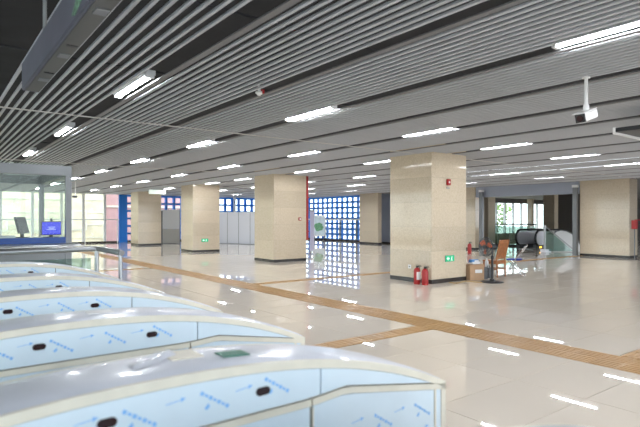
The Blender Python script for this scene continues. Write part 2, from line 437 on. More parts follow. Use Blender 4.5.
# blue grilles (deep bars outside the glass)
def grille(name, label, along, fixed, a0, a1, step, zs, depth_=0.28, bw=0.115):
    root = empty(name, (0, 0, 0)); tag(root, label, 'grille')
    n = int((a1 - a0) / step)
    for k in range(n + 1):
        a = a0 + step * k
        if along == 'x': box(a - bw/2, fixed, -0.3, a + bw/2, fixed + depth_, 4.4).build('upright_bar', 'blue', root)
        else: box(fixed, a - bw/2, -0.3, fixed + depth_, a + bw/2, 4.4).build('upright_bar', 'blue', root)
    for z in zs:
        if along == 'x': box(a0 - bw/2, fixed + 0.02, z - bw/2, a1, fixed + depth_ - 0.02, z + bw/2).build('cross_bar', 'blue', root)
        else: box(fixed + 0.02, a0 - bw/2, z - bw/2, fixed + depth_ - 0.02, a1, z + bw/2).build('cross_bar', 'blue', root)
    return root
grille('window_grille', 'blue lattice of square bars outside the far end glazing', 'x', YF + 0.6, 11.1, 24.6, 0.60, [0.05 + 0.53 * k for k in range(8)], 0.25, 0.14)
grille('window_grille', 'blue lattice of small square bars outside the right glazing', 'y', XR + 0.9, 24.0, 37.6, 0.60, [0.05 + 0.40 * k for k in range(11)], 0.12, 0.15)
post = box(10.45, YF - 0.30, 0, 11.0, YF - 0.16, CEIL + 0.01).build('grille_post', 'blue'); tag(post, 'bright blue upright post beside the farthest pillar', 'post')

# ---- outside
gnd = box(-60, -60, -0.6, 120, 120, -0.5).build('ground_outside', 'ground'); tag(gnd, 'pale concrete ground outside the glazing', 'ground', kind='structure')
ob = empty('stone_building', (-11.0, 44, -0.5)); tag(ob, 'sunlit cream stone building beyond the left glazing', 'building')
box(0, 0, 0, 22.6, 4, 9).build('facade', 'yellow', ob)
for k in range(6):
    box(0, -0.06, 0.6 + 1.0 * k, 22.6, 0, 0.66 + 1.0 * k).build('string_course', 'cream', ob)
for k in range(8):
    for zz in (1.2, 4.2):
        w = box(1.2 + 2.7 * k, -0.1, zz, 2.3 + 2.7 * k, 0.0, zz + 1.6).build('window', 'cream', ob)
        box(1.3 + 2.7 * k, -0.12, zz + 0.1, 2.2 + 2.7 * k, -0.1, zz + 1.5).build('pane', 'yellow', w)
pk = empty('pink_building', (11.9, 46, -0.5)); tag(pk, 'pink rendered building seen through the glazing beside the blue post', 'building')
box(0, 0, 0, 9.0, 4, 8).build('facade', 'pink', pk)
box(0, -0.15, 3.1, 9.0, 0, 3.25).build('ledge', 'cream', pk)

# ============================================================ ESCALATOR HALL (behind the header beam)
hb = box(22.75, 11.1, 2.72, 23.1, 16.6, 3.24).build('trim_1', 'greyblue'); tag(hb, 'grey blue header beam over the opening to the escalators', 'beam', kind='structure')
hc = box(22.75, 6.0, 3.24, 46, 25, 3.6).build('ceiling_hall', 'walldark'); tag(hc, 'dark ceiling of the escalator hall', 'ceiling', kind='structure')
hw = empty('wall_hall', (0, 0, 0)); tag(hw, 'dim back wall of the escalator hall', 'wall', kind='structure')
WY = 24.0
box(24.2, WY, 0, 34.6, WY + 0.25, 3.3).build('wall_panel', 'wallbeige', hw)
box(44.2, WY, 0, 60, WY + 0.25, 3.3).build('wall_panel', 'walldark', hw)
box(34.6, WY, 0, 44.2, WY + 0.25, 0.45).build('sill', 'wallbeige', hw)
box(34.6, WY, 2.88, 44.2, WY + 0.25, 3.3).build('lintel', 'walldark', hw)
for k in range(9):
    x = 34.6 + k * 9.6 / 8
    box(x - 0.05, WY + 0.02, 0.45, x + 0.05, WY + 0.2, 2.88).build('mullion', 'white', hw)
    if k < 8: box(x + 0.05, WY + 0.1, 0.45, x + 9.6/8 - 0.05, WY + 0.12, 2.88).build('pane', 'glass', hw)
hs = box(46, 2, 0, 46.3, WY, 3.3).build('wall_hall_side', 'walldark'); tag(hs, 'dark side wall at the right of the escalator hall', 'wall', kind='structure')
pillar(26.5, 18.35, 0.7, 0.75, 'dim brown pillar at the left of the escalator hall')
pillar(32.6, 17.6, 0.5, 0.75, 'beige pillar right of the bright escalator hall window')
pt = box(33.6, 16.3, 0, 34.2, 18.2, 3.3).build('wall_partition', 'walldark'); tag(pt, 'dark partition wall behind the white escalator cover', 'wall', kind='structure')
pillar(39.6, 23.3, 0.35, 0.4, 'pale pillar standing inside the bright hall window')
for k, (x, y, r) in enumerate(((34, 31, 1.9), (38.6, 32, 2.0), (43.2, 31, 1.9), (48, 33, 2.2))):
    t = empty('tree', (x, y, -0.5)); tag(t, 'hazy green tree outside the hall window, %s from the left' % ORD[k], 'tree', 'trees outside the hall window')
    MB().tube([(0, 0, 0), (0.1, 0, 1.5), (0, 0.1, 2.6)], [0.16, 0.13, 0.08], 8).build('trunk', 'wood', t)
    cr = MB(); rnd = random.Random(k)
    for j in range(420):
        a, b, q = rnd.uniform(0, 6.28), rnd.uniform(-1, 1), r * rnd.uniform(0.55, 1.0)
        c = Vector((math.cos(a) * math.sqrt(1 - b*b) * q, math.sin(a) * math.sqrt(1 - b*b) * q, 2.7 + b * q * 0.9))
        u = Vector((rnd.uniform(-1, 1), rnd.uniform(-1, 1), rnd.uniform(-1, 1))).normalized(); w = u.orthogonal().normalized()
        n = len(cr.v); s = rnd.uniform(0.18, 0.32)
        cr.v += [tuple(c + u*s), tuple(c + w*s*0.6), tuple(c - u*s), tuple(c - w*s*0.6)]; cr.f.append((n, n+1, n+2, n+3))
    o = cr.build('foliage', 'leaf', t); o['kind'] = 'stuff'

# steel posts flanking the opening
for (x, y, lab) in ((22.55, 16.02, 'slim steel post at the left end of the header beam'), (22.5, 11.2, 'slim steel post at the right end of the header beam')):
    p = empty('steel_post', (x, y, 0)); tag(p, lab, 'post')
    box(-0.07, -0.09, 0, 0.07, 0.09, 3.0).build('shaft', 'alum', p); box(-0.09, -0.11, 2.97, 0.09, 0.11, 3.08).build('cap', 'white', p)
    box(-0.1, -0.12, 0, 0.1, 0.12, 0.03).build('base_plate', 'steel', p)
# glass balustrade
bl = empty('glass_balustrade', (27.4, 15.9, 0)); tag(bl, 'green tinted glass balustrade left of the escalator', 'railing')
for k in range(4):
    box(-0.02, 0.02 + 0.8 * k, 0.1, 0.0, 0.78 + 0.8 * k, 1.2).build('glass_panel', 'green_glass', bl)
    MB().tube([(0, 0.8 * k, 0), (0, 0.8 * k, 1.27)], 0.02, 8).build('post', 'steel', bl)
MB().tube([(0, -0.05, 1.29), (0, 3.25, 1.29)], 0.035, 10).build('handrail', 'dark', bl)
box(-0.05, 0, 0, 0.05, 3.2, 0.10).build('curb', 'dark', bl)
wellp = box(28.3, 13.6, 0.0, 32.0, 17.8, 0.02).build('escalator_well_cover', 'walldark'); tag(wellp, 'dark floor plate around the escalator well', 'floor plate')
# escalator
def stadium(x0, x1, z0, z1, r, n=8):
    pts = [(x1, z0), (x1, z1)]
    for k in range(n + 1):
        a = math.pi/2 + math.pi * k / n
        pts.append((x0 + r + r * math.cos(a), (z0 + z1)/2 + (z1 - z0)/2 * math.sin(a)))
    return pts
es = empty('escalator', (25.0, 14.5, 0)); tag(es, 'escalator end with black handrail loop and pale side panel', 'escalator')
for s, yy in enumerate((0.0, 1.1)):
    MB().prism(stadium(0.12, 2.6, 0.25, 0.95, 0.3), 'y', yy, yy + 0.04).build('balustrade', 'hoard', es)
    pts = [(2.6, yy + 0.02, 1.0)] + [(p[0], yy + 0.02, p[1]) for p in stadium(0.02, 2.6, 0.2, 1.02, 0.38)[1:]] + [(2.6, yy + 0.02, 0.2)]
    MB().tube(pts, 0.055, 8).build('handrail', 'black', es, smooth=True)
    box(0.25, yy - 0.1, 0, 2.6, yy + 0.14, 0.25).build('skirt', 'dark', es)
box(0.0, 0.14, 0.0, 1.2, 1.0, 0.03).build('comb_plate', 'steel', es)
for k in range(5): box(1.2 + 0.28 * k, 0.14, 0.0, 1.47 + 0.28 * k, 1.0, 0.05 + 0.15 * k).build('step', 'midgrey', es)
box(0.2, -0.12, 0.1, 0.4, -0.10, 0.18).build('indicator_light', 'yellowlight', es)
# sloping glass rail
sr = empty('stair_rail', (23.75, 13.3, 0)); tag(sr, 'sloping glass rail running down to the right of the escalator', 'railing')
MB().tube([(0, 0, 0), (0, 0, 1.29)], 0.05, 10).build('newel_post', 'steel', sr)
MB().tube([(0, 0, 1.27), (1.1, -0.9, 0.08)], 0.03, 8).build('handrail', 'steel', sr)
pan = MB(); pan.v = [(0.03, -0.02, 0.05), (1.05, -0.86, 0.05), (0.03, -0.02, 1.2), (0.04, -0.01, 0.05), (1.06, -0.85, 0.05), (0.04, -0.01, 1.2)]
pan.f = [(0,1,2), (3,5,4), (0,3,4,1), (1,4,5,2), (2,5,3,0)]
pan.build('glass_panel', 'green_glass', sr)
box(-0.15, -0.12, 0, 0.4, 0.14, 0.14).build('base_box', 'hoard', sr)
# white curved escalator cover
ec = empty('escalator_cover', (24.5, 13.25, 0), R(-YAW)); tag(ec, 'white curved escalator end cover left of the steel post', 'escalator')
prof = [(0.0, 0.0), (0.0, 0.85), (0.12, 0.98), (0.35, 1.04), (0.62, 1.0), (0.9, 0.85), (1.12, 0.6), (1.3, 0.32), (1.42, 0.0)]
MB().prism(prof, 'y', 0, 0.9).build('shell', 'white', ec)
MB().tube([(p[0], 0.0, p[1] + 0.02) for p in prof[1:]], 0.03, 6).build('edge_trim', 'alum', ec)

# ============================================================ TICKET GATES
def ztop(x):
    u = (x - 0.55) / 1.27; return 1.135 - 0.245 * abs(u) ** 2.35
def zseam(x):
    u = abs(x - 0.55)
    if u < 0.54: return 0.962
    if u < 0.70: return 0.962 + 0.013 * (u - 0.54) / 0.16
    return 0.975 - 0.085 * (u - 0.70) / 0.50
GX0, GX1, GW = -0.72, 1.82, 0.30
def lin(a, b, n): return [a + (b - a) * i / n for i in range(n + 1)]
def make_gate():
    g = empty('ticket_gate')
    xs = lin(GX0 + 0.012, GX1 - 0.012, 40)
    MB().prism([(x, ztop(x) - 0.03) for x in xs] + [(GX1 - 0.012, 0), (GX0 + 0.012, 0)], 'y', 0.012, GW - 0.012).build('body', 'seam', g)
    # top cover: arched sheet with slightly crowned section
    xs = lin(GX0, GX1, 44); n = 8; mb = MB()
    for x in xs:
        for j in range(n + 1):
            t = j / n; mb.v.append((x, 0.003 + (GW - 0.006) * t, ztop(x) + 0.012 * (1 - (2*t - 1) ** 4) - 0.004))
    for i in range(len(xs) - 1):
        for j in range(n):
            a = i * (n + 1) + j; mb.f.append((a, a + n + 1, a + n + 2, a + 1))
    mb.build('top_cover', 'film_top', g, smooth=True)
    for s in (0, 1):
        y0, y1 = (0.0, 0.012) if s == 0 else (GW - 0.012, GW)
        yo = (-0.002, 0.012) if s == 0 else (GW - 0.012, GW + 0.002)
        # cream edge strip along the arch
        xs = lin(GX0, GX1, 44)
        MB().strip([(x, ztop(x) - 0.032) for x in xs], [(x, ztop(x) - 0.002) for x in xs], 'y', *yo).build('edge_strip', 'cream', g)
        # upper panels
        for (a, b) in ((GX0 + 0.035, -0.032), (-0.026, 1.128), (1.134, GX1 - 0.035)):
            xs = lin(a, b, 16)
            MB().strip([(x, zseam(x) + 0.004) for x in xs], [(x, max(ztop(x) - 0.034, zseam(x) + 0.006)) for x in xs], 'y', y0, y1).build('upper_panel', 'film', g)
        # cream tape along the seam and at joints
        for (a, b) in ((GX0, 0.006), (0.012, 1.088), (1.094, GX1)):
            xs = lin(a, b, 16)
            MB().strip([(x, zseam(x) - 0.026) for x in xs], [(x, zseam(x) - 0.002) for x in xs], 'y', *yo).build('seam_tape', 'cream', g)
        # lower panels
        for (a, b) in ((GX0 + 0.075, 0.0), (0.018, 1.082), (1.10, GX1 - 0.075)):
            xs = lin(a, b, 10)
            MB().strip([(x, 0.09) for x in xs], [(x, zseam(x) - 0.028) for x in xs], 'y', y0, y1).build('lower_panel', 'film', g)
        for (a, b) in ((GX0 + 0.03, GX0 + 0.06), (GX1 - 0.06, GX1 - 0.03)):
            box(a, y0, 0.09, b, y1, 0.86).build('end_panel', 'film', g)
        for (a, b) in ((GX0, GX0 + 0.028), (GX0 + 0.062, GX0 + 0.073), (GX1 - 0.073, GX1 - 0.062), (GX1 - 0.028, GX1), (1.094, 1.099), (0.002, 0.016)):
            box(a, yo[0], 0.05, b, yo[1], 0.87 if (a < -0.6 or a > 1.6) else 0.93).build('corner_strip', 'cream', g)
        # oval sensors
        for x in (-0.10, 0.395, 0.89):
            p = []
            for k in range(20):
                a = 2*math.pi*k/20; p.append((x + 0.012*(1 if math.cos(a) > 0 else -1) + 0.015*math.cos(a), 1.042 - (0.012 if x > 0.6 else 0) + 0.014*math.sin(a)))
            MB().prism(p, 'y', (-0.003 if s == 0 else GW), (0.0 if s == 0 else GW + 0.003)).build('sensor', 'sensor', g)
        # blue print on the protective film
        pr = MB(); yy = (-0.0012, -0.0002) if s == 0 else (GW + 0.0002, GW + 0.0012)
        def quad(p): pr.prism(p, 'y', *yy)
        def bar(x0, z0, x1, z1, w):
            dx, dz = x1-x0, z1-z0; L = math.hypot(dx, dz); nx, nz = -dz/L*w/2, dx/L*w/2
            quad([(x0+nx, z0+nz), (x1+nx, z1+nz), (x1-nx, z1-nz), (x0-nx, z0-nz)])
        rnd = random.Random(3)
        def motif(x, z, k):
            if k == 0:      # little arrow
                bar(x, z, x + 0.05, z + 0.006, 0.0022); quad([(x+0.046, z-0.001), (x+0.062, z+0.008), (x+0.046, z+0.013)])
            else:           # slanting line of lettering with a drop below
                for q in range(7):
                    bx, bz = x + q * 0.014, z + 0.012 - q * 0.009
                    bar(bx, bz, bx + 0.010, bz - 0.0064, 0.008 if q % 2 else 0.012)
                quad([(x+0.012, z-0.038), (x+0.026, z-0.024), (x+0.03, z-0.036), (x+0.02, z-0.044)])
        for row in range(9):
            z = 1.052 - row * 0.115; x = GX0 + 0.1 + (0.07 if row % 2 else 0.0); k = row % 2
            while x < GX1 - 0.16:
                zz = z + rnd.uniform(-0.008, 0.008)
                zs_ = zseam(x + 0.03); okup = zz - 0.05 > zs_ + 0.002 and zz + 0.012 < min(ztop(x), ztop(x + 0.1)) - 0.034
                oklo = zz + 0.02 < min(zs_, zseam(x + 0.1)) - 0.032
                if okup or oklo: motif(x, zz, k)
                k = 1 - k; x += 0.108 + rnd.uniform(0, 0.02)
        o = pr.build('film_print', 'print', g); o['kind'] = 'stuff'
    # ends and foot
    box(GX1 - 0.012, 0.012, 0.05, GX1, GW - 0.012, 0.86).build('end_plate', 'film', g)
    box(GX0, 0.012, 0.05, GX0 + 0.012, GW - 0.012, 0.86).build('end_plate', 'film', g)
    box(GX0 + 0.02, 0.02, 0, GX1 - 0.02, GW - 0.02, 0.05).build('foot', 'steel', g)
    return g
g0 = make_gate()
GY = [0.42, 1.48, 2.54, 3.62, 4.78, 6.25]
GL = ['film-wrapped ticket gate whose rounded top just shows at the bottom edge',
      'nearest film-wrapped ticket gate with a green patch on its top',
      'second large film-wrapped ticket gate, just behind the one with the green patch',
      'third film-wrapped ticket gate back from the green patch gate',
      'fourth film-wrapped ticket gate back, in front of the farthest one',
      'farthest film-wrapped ticket gate, below the steel guard rail by the booth']
gates = []
for i, yv in enumerate(GY):
    g = g0 if i == 0 else copy_tree(g0)
    g.location = (0, yv, 0); tag(g, GL[i], 'ticket gate', 'ticket gates in a row'); gates.append(g)
# things stuck on the nearest gate's top
def on_top(name, m, gate, x0, x1, y0, y1, t=0.003):
    mb = MB(); xs = lin(x0, x1, 4)
    mb.strip([(x, ztop(x) + 0.0085) for x in xs], [(x, ztop(x) + 0.0085 + t) for x in xs], 'y', y0, y1)
    return mb.build(name, m, gate)
M['green_pad'] = mat('green_pad', (0.03, 0.20, 0.13), 0.3)
on_top('card_reader_pad', 'green_pad', gates[1], 0.79, 0.89, 0.085, 0.155)
o = on_top('paper_patch', 'cream', gates[1], 0.63, 0.74, 0.13, 0.24)
for k, (x, yv) in enumerate(((0.57, 0.10), (0.50, 0.05))):
    cr = MB(); rnd = random.Random(k)
    for i in range(7):
        for j in range(5): cr.v.append((x + i*0.018, yv + 0.05 + j*0.02 + 0.006*i, ztop(x + i*0.018) + 0.010 + rnd.uniform(0, 0.012)*(0 < i < 6 and 0 < j < 4)))
    for i in range(6):
        for j in range(4): a = i*5+j; cr.f.append((a, a+5, a+6, a+1))
    cr.build('loose_film', 'film_top', gates[1], smooth=True)
for gi in (2, 3):
    on_top('reader_window', 'white', gates[gi], 0.62, 0.74, 0.10, 0.18)

# ---- steel guard rail by the last gate
gr = empty('steel_guard_rail', (1.86, 6.37, 0)); tag(gr, 'thick steel tube guard rail with posts beside the farthest gate', 'railing')
rl = [(0, 0, 1.19)] + [(0, 0.95, 1.20), (-0.012, 1.0, 1.20), (-0.05, 1.03, 1.20)] + [(-1.6, 1.03, 1.20)]
MB().tube([(0, 0, 1.195), (0, 0.9, 1.20), (-0.02, 0.97, 1.20), (-0.09, 1.0, 1.20), (-1.9, 1.0, 1.19)], 0.036, 14).build('hand_rail', 'steel', gr, smooth=True)
MB().tube([(0, 0.02, 0), (0, 0.02, 1.19)], 0.022, 10).build('post', 'steel', gr, smooth=True)
MB().tube([(-0.03, 0.98, 0), (-0.03, 0.98, 1.19)], 0.028, 10).build('post', 'steel', gr, smooth=True)
MB().tube([(-1.5, 1.0, 0), (-1.5, 1.0, 1.19)], 0.022, 10).build('post', 'steel', gr, smooth=True)
box(-1.45, 0.99, 0.15, -0.1, 1.01, 1.08).build('infill_panel', 'green_glass', gr)
MB().tube([(0, -0.035, 1.195), (0, 0.0, 1.195)], 0.034, 14).build('end_cap', 'alum', gr, smooth=True)

# ============================================================ TICKET BOOTH
BX, BY, BD, BW = 2.20, 10.9, 3.0, 4.2
bt = empty('ticket_booth', (BX, BY, 0)); tag(bt, 'glass ticket booth with grey metal header and steel counter', 'booth')
box(-BW, 0.0, 2.43, 0.06, 0.10, 2.62).build('header', 'alum', bt, bevel=0.01)
box(-0.04, 0.10, 2.43, 0.06, BD, 2.62).build('header', 'alum', bt)
box(-BW, BD - 0.08, 2.43, 0.06, BD, 2.62).build('header', 'alum', bt)
for (x, y) in ((0, 0), (0, BD - 0.1), (-BW, 0), (-BW, BD - 0.1), (-2.2, 0)):
    box(x - 0.05, y, 0, x + 0.055, y + 0.10, 2.43).build('corner_post', 'alum', bt)
box(-2.14, 0.04, 1.25, -0.05, 0.05, 2.43).build('glass_panel', 'glass', bt)
box(-BW, 0.04, 1.25, -2.26, 0.05, 2.43).build('glass_panel', 'glass', bt)
box(0.0, 0.10, 1.25, 0.01, BD - 0.1, 2.43).build('glass_panel', 'glass', bt)
box(-BW, BD - 0.05, 1.25, -0.05, BD - 0.04, 2.43).build('glass_panel', 'glass', bt)
box(-BW, 0.02, 0, -0.05, 0.08, 1.13).build('front_panel', 'alum', bt)
box(-BW, 0.0, 1.13, -0.05, 0.09, 1.25).build('blue_band', 'bluepanel', bt)
box(-0.03, 0.1, 0, 0.04, BD - 0.1, 1.25).build('side_panel', 'steel', bt)
MB().prism([(-0.30, 1.09), (0.0, 1.12), (0.0, 1.14), (-0.30, 1.12)], 'x', -BW, 0.16).build('counter_ledge', 'steel', bt)
MB().tube([(-1.3, -0.45, 1.09), (0.02, -0.45, 1.10)], 0.03, 10).build('front_bar', 'steel', bt, smooth=True)
for x in (-1.2, -0.1): MB().tube([(x, -0.45, 1.09), (x, 0.02, 1.0)], 0.018, 8).build('bar_bracket', 'steel', bt, smooth=True)
box(-BW, 0.1, 2.62, 0.06, BD, 2.66).build('roof', 'glass', bt)
dk = box(-BW + 0.2, 0.25, 1.19, -0.1, 0.95, 1.24).build('desk', 'white', bt)
MB().lathe([(0.09, 0.0), (0.085, -0.04), (0.06, -0.08), (0.02, -0.10)], (-1.02, 1.4, 2.62), 14).build('dome_camera', 'dark', bt, smooth=True)
mo = empty('computer_monitor', (BX - 0.22, BY + 0.45, 1.24), R(12)); tag(mo, 'computer monitor with a glowing blue screen in the booth', 'monitor')
box(-0.19, 0, 0.04, 0.19, 0.05, 0.315).build('case', 'black', mo)
sc = box(-0.175, -0.004, 0.055, 0.175, 0.0, 0.30).build('screen', 'screen', mo)
for k, (a, b, z) in enumerate(((-0.07, 0.07, 0.195), (-0.05, 0.05, 0.17), (-0.09, 0.085, 0.15))): box(a, -0.006, z, b, -0.004, z + 0.012).build('screen_text', 'screentext', sc)
box(-0.03, 0.01, 0.0, 0.03, 0.05, 0.09).build('neck', 'black', mo); box(-0.11, -0.06, 0.0, 0.11, 0.12, 0.012).build('foot', 'black', mo)
mo2 = empty('computer_monitor', (BX - 0.66, BY + 0.55, 1.24), R(60)); tag(mo2, 'dark monitor turned away, left of the blue screen', 'monitor')
MB().prism([(0.0, 0.08), (0.05, 0.08), (0.13, 0.40), (0.08, 0.40)], 'x', -0.2, 0.2).build('case', 'black', mo2)
box(-0.03, 0.03, 0.0, 0.03, 0.08, 0.12).build('neck', 'dark', mo2); box(-0.1, -0.04, 0.0, 0.1, 0.14, 0.012).build('foot', 'dark', mo2)
for k, (x, y, lab) in enumerate(((-1.0, 0.42, 'open white paper folder on the booth desk'), (-1.32, 0.6, 'low stack of white papers on the booth desk near the frame edge'))):
    p = empty('paper_stack', (BX + x, BY + y, 1.24), R(10 - 25 * k)); tag(p, lab, 'paper')
    for j in range(4): box(-0.13 + 0.01*j, -0.1, 0.012*j, 0.13 + 0.006*j, 0.1, 0.012*j + 0.01).build('sheet', 'hoard', p)
cm = empty('webcam', (BX - 0.22, BY + 0.47, 1.555), R(12)); tag(cm, 'small camera standing on top of the blue monitor', 'camera')
MB().lathe([(0.02, 0), (0.028, 0.02), (0.02, 0.05), (0.005, 0.06)], (0, 0, 0), 10).build('head', 'dark', cm, smooth=True); box(-0.012, -0.03, 0.015, 0.012, -0.02, 0.035).build('lens', 'black', cm)

# ============================================================ HOARDINGS
def hoarding(p0, p1, n, h, label, m1, m2=None):
    v = Vector((p1[0]-p0[0], p1[1]-p0[1])); L = v.length
    r = empty('hoarding', (p0[0], p0[1], 0), math.atan2(v.y, v.x)); tag(r, label, 'hoarding')
    w = L / n
    for k in range(n):
        if m2:
            box(w*k + 0.015, 0, 0.02, w*(k+1) - 0.015, 0.03, h*0.43).build('lower_board', m2, r)
            box(w*k + 0.015, 0, h*0.43 + 0.01, w*(k+1) - 0.015, 0.03, h).build('upper_board', m1, r)
        else: box(w*k + 0.02, 0, 0.04, w*(k+1) - 0.02, 0.03, h).build('board', m1, r)
    for k in range(n + 1): box(w*k - 0.015, -0.01, 0, w*k + 0.015, 0.05, h + 0.02).build('upright', 'midgrey', r)
    box(0, -0.2, 0, L, 0.2, 0.03).build('base_rail', 'midgrey', r)
    return r
hoarding(at(206, 243.0), at(262, 244.9), 5, 2.05, 'white panel hoarding between the second and third pillars', 'hoard')
hoarding(at(160.5, 243.3), at(179.5, 243.9), 1, 2.2, 'grey two-tone hoarding board right of the farthest pillar', 'hoard', 'hoard_grey')

# ============================================================ THINGS ON AND AROUND THE PILLARS
# exit signs
def exit_sign(x, y, z, face, label):
    s = empty('exit_sign', (x, y, z), 0 if face == '-y' else R(-90)); tag(s, label, 'exit sign')
    box(-0.17, -0.02, -0.075, 0.17, 0.0, 0.075).build('plate', 'green', s)
    box(-0.176, -0.015, -0.081, 0.176, -0.001, 0.081).build('frame', 'alum', s)
    a = MB().prism([(-0.13, 0.0), (-0.07, 0.05), (-0.07, 0.02), (-0.02, 0.02), (-0.02, -0.02), (-0.07, -0.02), (-0.07, -0.05)], 'y', -0.023, -0.02)
    a.build('arrow', 'signwhite', s)
    m = MB(); m.prism([(0.055, 0.035), (0.075, 0.05), (0.09, 0.035), (0.075, 0.022)], 'y', -0.023, -0.02)
    m.prism([(0.04, 0.015), (0.085, 0.02), (0.075, -0.02), (0.055, -0.015)], 'y', -0.023, -0.02)
    m.prism([(0.055, -0.015), (0.07, -0.015), (0.045, -0.06), (0.03, -0.055)], 'y', -0.023, -0.02)
    m.prism([(0.062, -0.018), (0.076, -0.02), (0.105, -0.055), (0.09, -0.06)], 'y', -0.023, -0.02)
    m.build('running_figure', 'signwhite', s)
    return s
exit_sign(PC[0] + 0.68, PC[1] - 0.001, 0.60, '-y', 'green lit exit sign low on the nearest pillar')
exit_sign(PB[0] + 0.62, PB[1] - 0.001, 0.57, '-y', 'green lit exit sign on the pillar beside the grey hoarding')
# alarm sounder / call point
al = empty('fire_alarm', (PC[0] + 0.62, PC[1], 2.53)); tag(al, 'red fire alarm box high on the nearest pillar', 'fire alarm')
box(-0.07, -0.05, -0.08, 0.07, 0.0, 0.08).build('case', 'red', al, bevel=0.012); MB().prism([(-0.035 , 0.0), (0, 0.03), (0.035, 0), (0, -0.03)], 'y', -0.056, -0.05).build('lens', 'white', al)
box(-0.06, -0.012, -0.16, 0.06, 0.0, -0.13).build('label_plate', 'midgrey', al)
al = empty('fire_alarm', (PD[0] + 1.15, PD[1], 1.60)); tag(al, 'small red fire call point beside the red riser pipe', 'fire alarm')
box(-0.06, -0.05, -0.06, 0.06, 0.0, 0.06).build('case', 'red', al, bevel=0.01); box(-0.03, -0.056, -0.03, 0.03, -0.05, 0.03).build('glass_face', 'white', al)
# socket
so = empty('wall_socket', (PC[0], PC[1] + 0.72, 0.38), R(-90)); tag(so, 'white wall socket low on the nearest pillar', 'socket')
box(-0.05, -0.012, -0.05, 0.05, 0.0, 0.05).build('plate', 'white', so, bevel=0.004); box(-0.02, -0.014, -0.015, 0.02, -0.012, 0.015).build('slot', 'dark', so)
# extinguishers
def extinguisher(x, y, h, label, rz=0.0, lab=True):
    e = empty('fire_extinguisher', (x, y, 0), rz); tag(e, label, 'extinguisher')
    r = 0.078 * h / 0.42
    MB().lathe([(r*0.95, 0), (r, 0.015), (r, h*0.74), (r*0.86, h*0.82), (r*0.5, h*0.88), (r*0.3, h*0.9)], n=18).build('cylinder', 'red', e, smooth=True)
    MB().lathe([(r*0.3, h*0.9), (r*0.34, h*0.92), (r*0.34, h*0.96), (r*0.2, h*0.97)], n=12).build('valve', 'black', e)
    box(-0.015, -0.11*h/0.42, h*0.97, 0.015, 0.03, h*1.0).build('handle', 'black', e)
    box(-0.012, -0.10*h/0.42, h*1.03, 0.012, 0.03, h*1.05).build('lever', 'black', e)
    MB().tube([(r*0.25, 0, h*0.94), (r*0.9, 0, h*0.97), (r*1.3, 0, h*0.85), (r*1.35, 0, h*0.5), (r*1.2, 0, h*0.25)], 0.012, 8).build('hose', 'black', e, smooth=True)
    if lab:
        mb = MB(); n = 8
        for zz in (h*0.25, h*0.68):
            for k in range(n + 1):
                a = R(180 + 25) + R(100) * k / n; mb.v.append(((r+0.0015)*math.cos(a), (r+0.0015)*math.sin(a), zz))
        for k in range(n): mb.f.append((k, k+1, n+2+k, n+1+k))
        mb.build('paper_label', 'white', e)
    return e
p1 = at(417.6, 284.0); p2 = at(425.0, 284.9)
extinguisher(p1[0] - 0.02, p1[1], 0.45, 'red fire extinguisher with a white paper label at the nearest pillar', R(10))
extinguisher(p2[0], p2[1], 0.44, 'plain red fire extinguisher nearer the corner of the nearest pillar', R(10), lab=False)
p3 = at(469.5, 253.0); extinguisher(p3[0], p3[1], 0.5, 'red fire extinguisher standing behind the cardboard box', 0, lab=False)
# black floor box under the far extinguisher
p4 = at(469.5, 260.8)
# red riser on pillar D
rp = empty('riser_pipe', (PD[0] + 1.54, PD[1] + 0.08, 0)); tag(rp, 'red fire riser pipe on the edge of a granite pillar', 'pipe')
MB().tube([(0, 0, 0.85), (0, 0, CEIL + 0.3)], 0.07, 12).build('pipe', 'red', rp, smooth=True)
for z in (1.1, 2.4): box(-0.08, -0.065, z, 0.07, 0.065, z + 0.05).build('bracket', 'red', rp)
MB().lathe([(0.0, 0.78), (0.07, 0.79), (0.07, 0.85), (0.055, 0.86)], n=12).build('flange', 'red', rp)
# roll-up banner
pb = at(312, 256.5); bn = empty('roll_up_banner', (pb[0], pb[1], 0), R(-YAW + 78)); tag(bn, 'lavender roll-up banner seen edge-on beside the red riser', 'banner')
box(-0.4, -0.01, 0.25, 0.4, 0.0, 1.95).build('sheet', 'lavender', bn); box(-0.42, -0.03, 1.93, 0.42, 0.02, 1.98).build('top_bar', 'alum', bn)
MB().tube([(0, 0.02, 0.05), (0, 0.02, 1.94)], 0.012, 8).build('pole', 'midgrey', bn)
for a in (20, 140, 260): MB().tube([(0, 0.02, 0.25), (0.3*math.cos(R(a)), 0.02 + 0.3*math.sin(R(a)), 0.01)], 0.01, 6).build('leg', 'midgrey', bn)
# poster on stand
pp = at(319, 242.2); ps = empty('poster_stand', (pp[0], pp[1], 0), R(-YAW)); tag(ps, 'poster stand with a green and sky blue picture in front of the grille', 'poster')
box(-0.42, 0, 0.42, 0.42, 0.03, 1.85).build('board', 'white', ps)
pic = box(-0.38, -0.004, 0.5, 0.38, 0.0, 1.8).build('picture', 'skyprint', ps)
rn = random.Random(2)
MB().prism([(0.30*math.cos(2*math.pi*k/18)*(0.85+0.3*rn.random()) - 0.02, 1.05 + 0.30*math.sin(2*math.pi*k/18)*(0.85+0.3*rn.random())) for k in range(18)], 'y', -0.006, -0.004).build('printed_tree', 'greenprint', pic)
for s in (-0.3, 0.3): MB().tube([(s, 0.02, 0), (s, 0.02, 0.45)], 0.02, 8).build('leg', 'dark', ps); box(s - 0.05, -0.2, 0, s + 0.05, 0.2, 0.03).build('foot', 'dark', ps)
# dark strip panel at the far pillar
dp = box(PA[0] + 1.405, PA[1] + 0.02, 0.0, PA[0] + 1.50, PA[1] + 0.3, 2.1).build('cable_riser', 'dark'); tag(dp, 'dark cable riser on the right edge of the farthest pillar', 'cable riser')

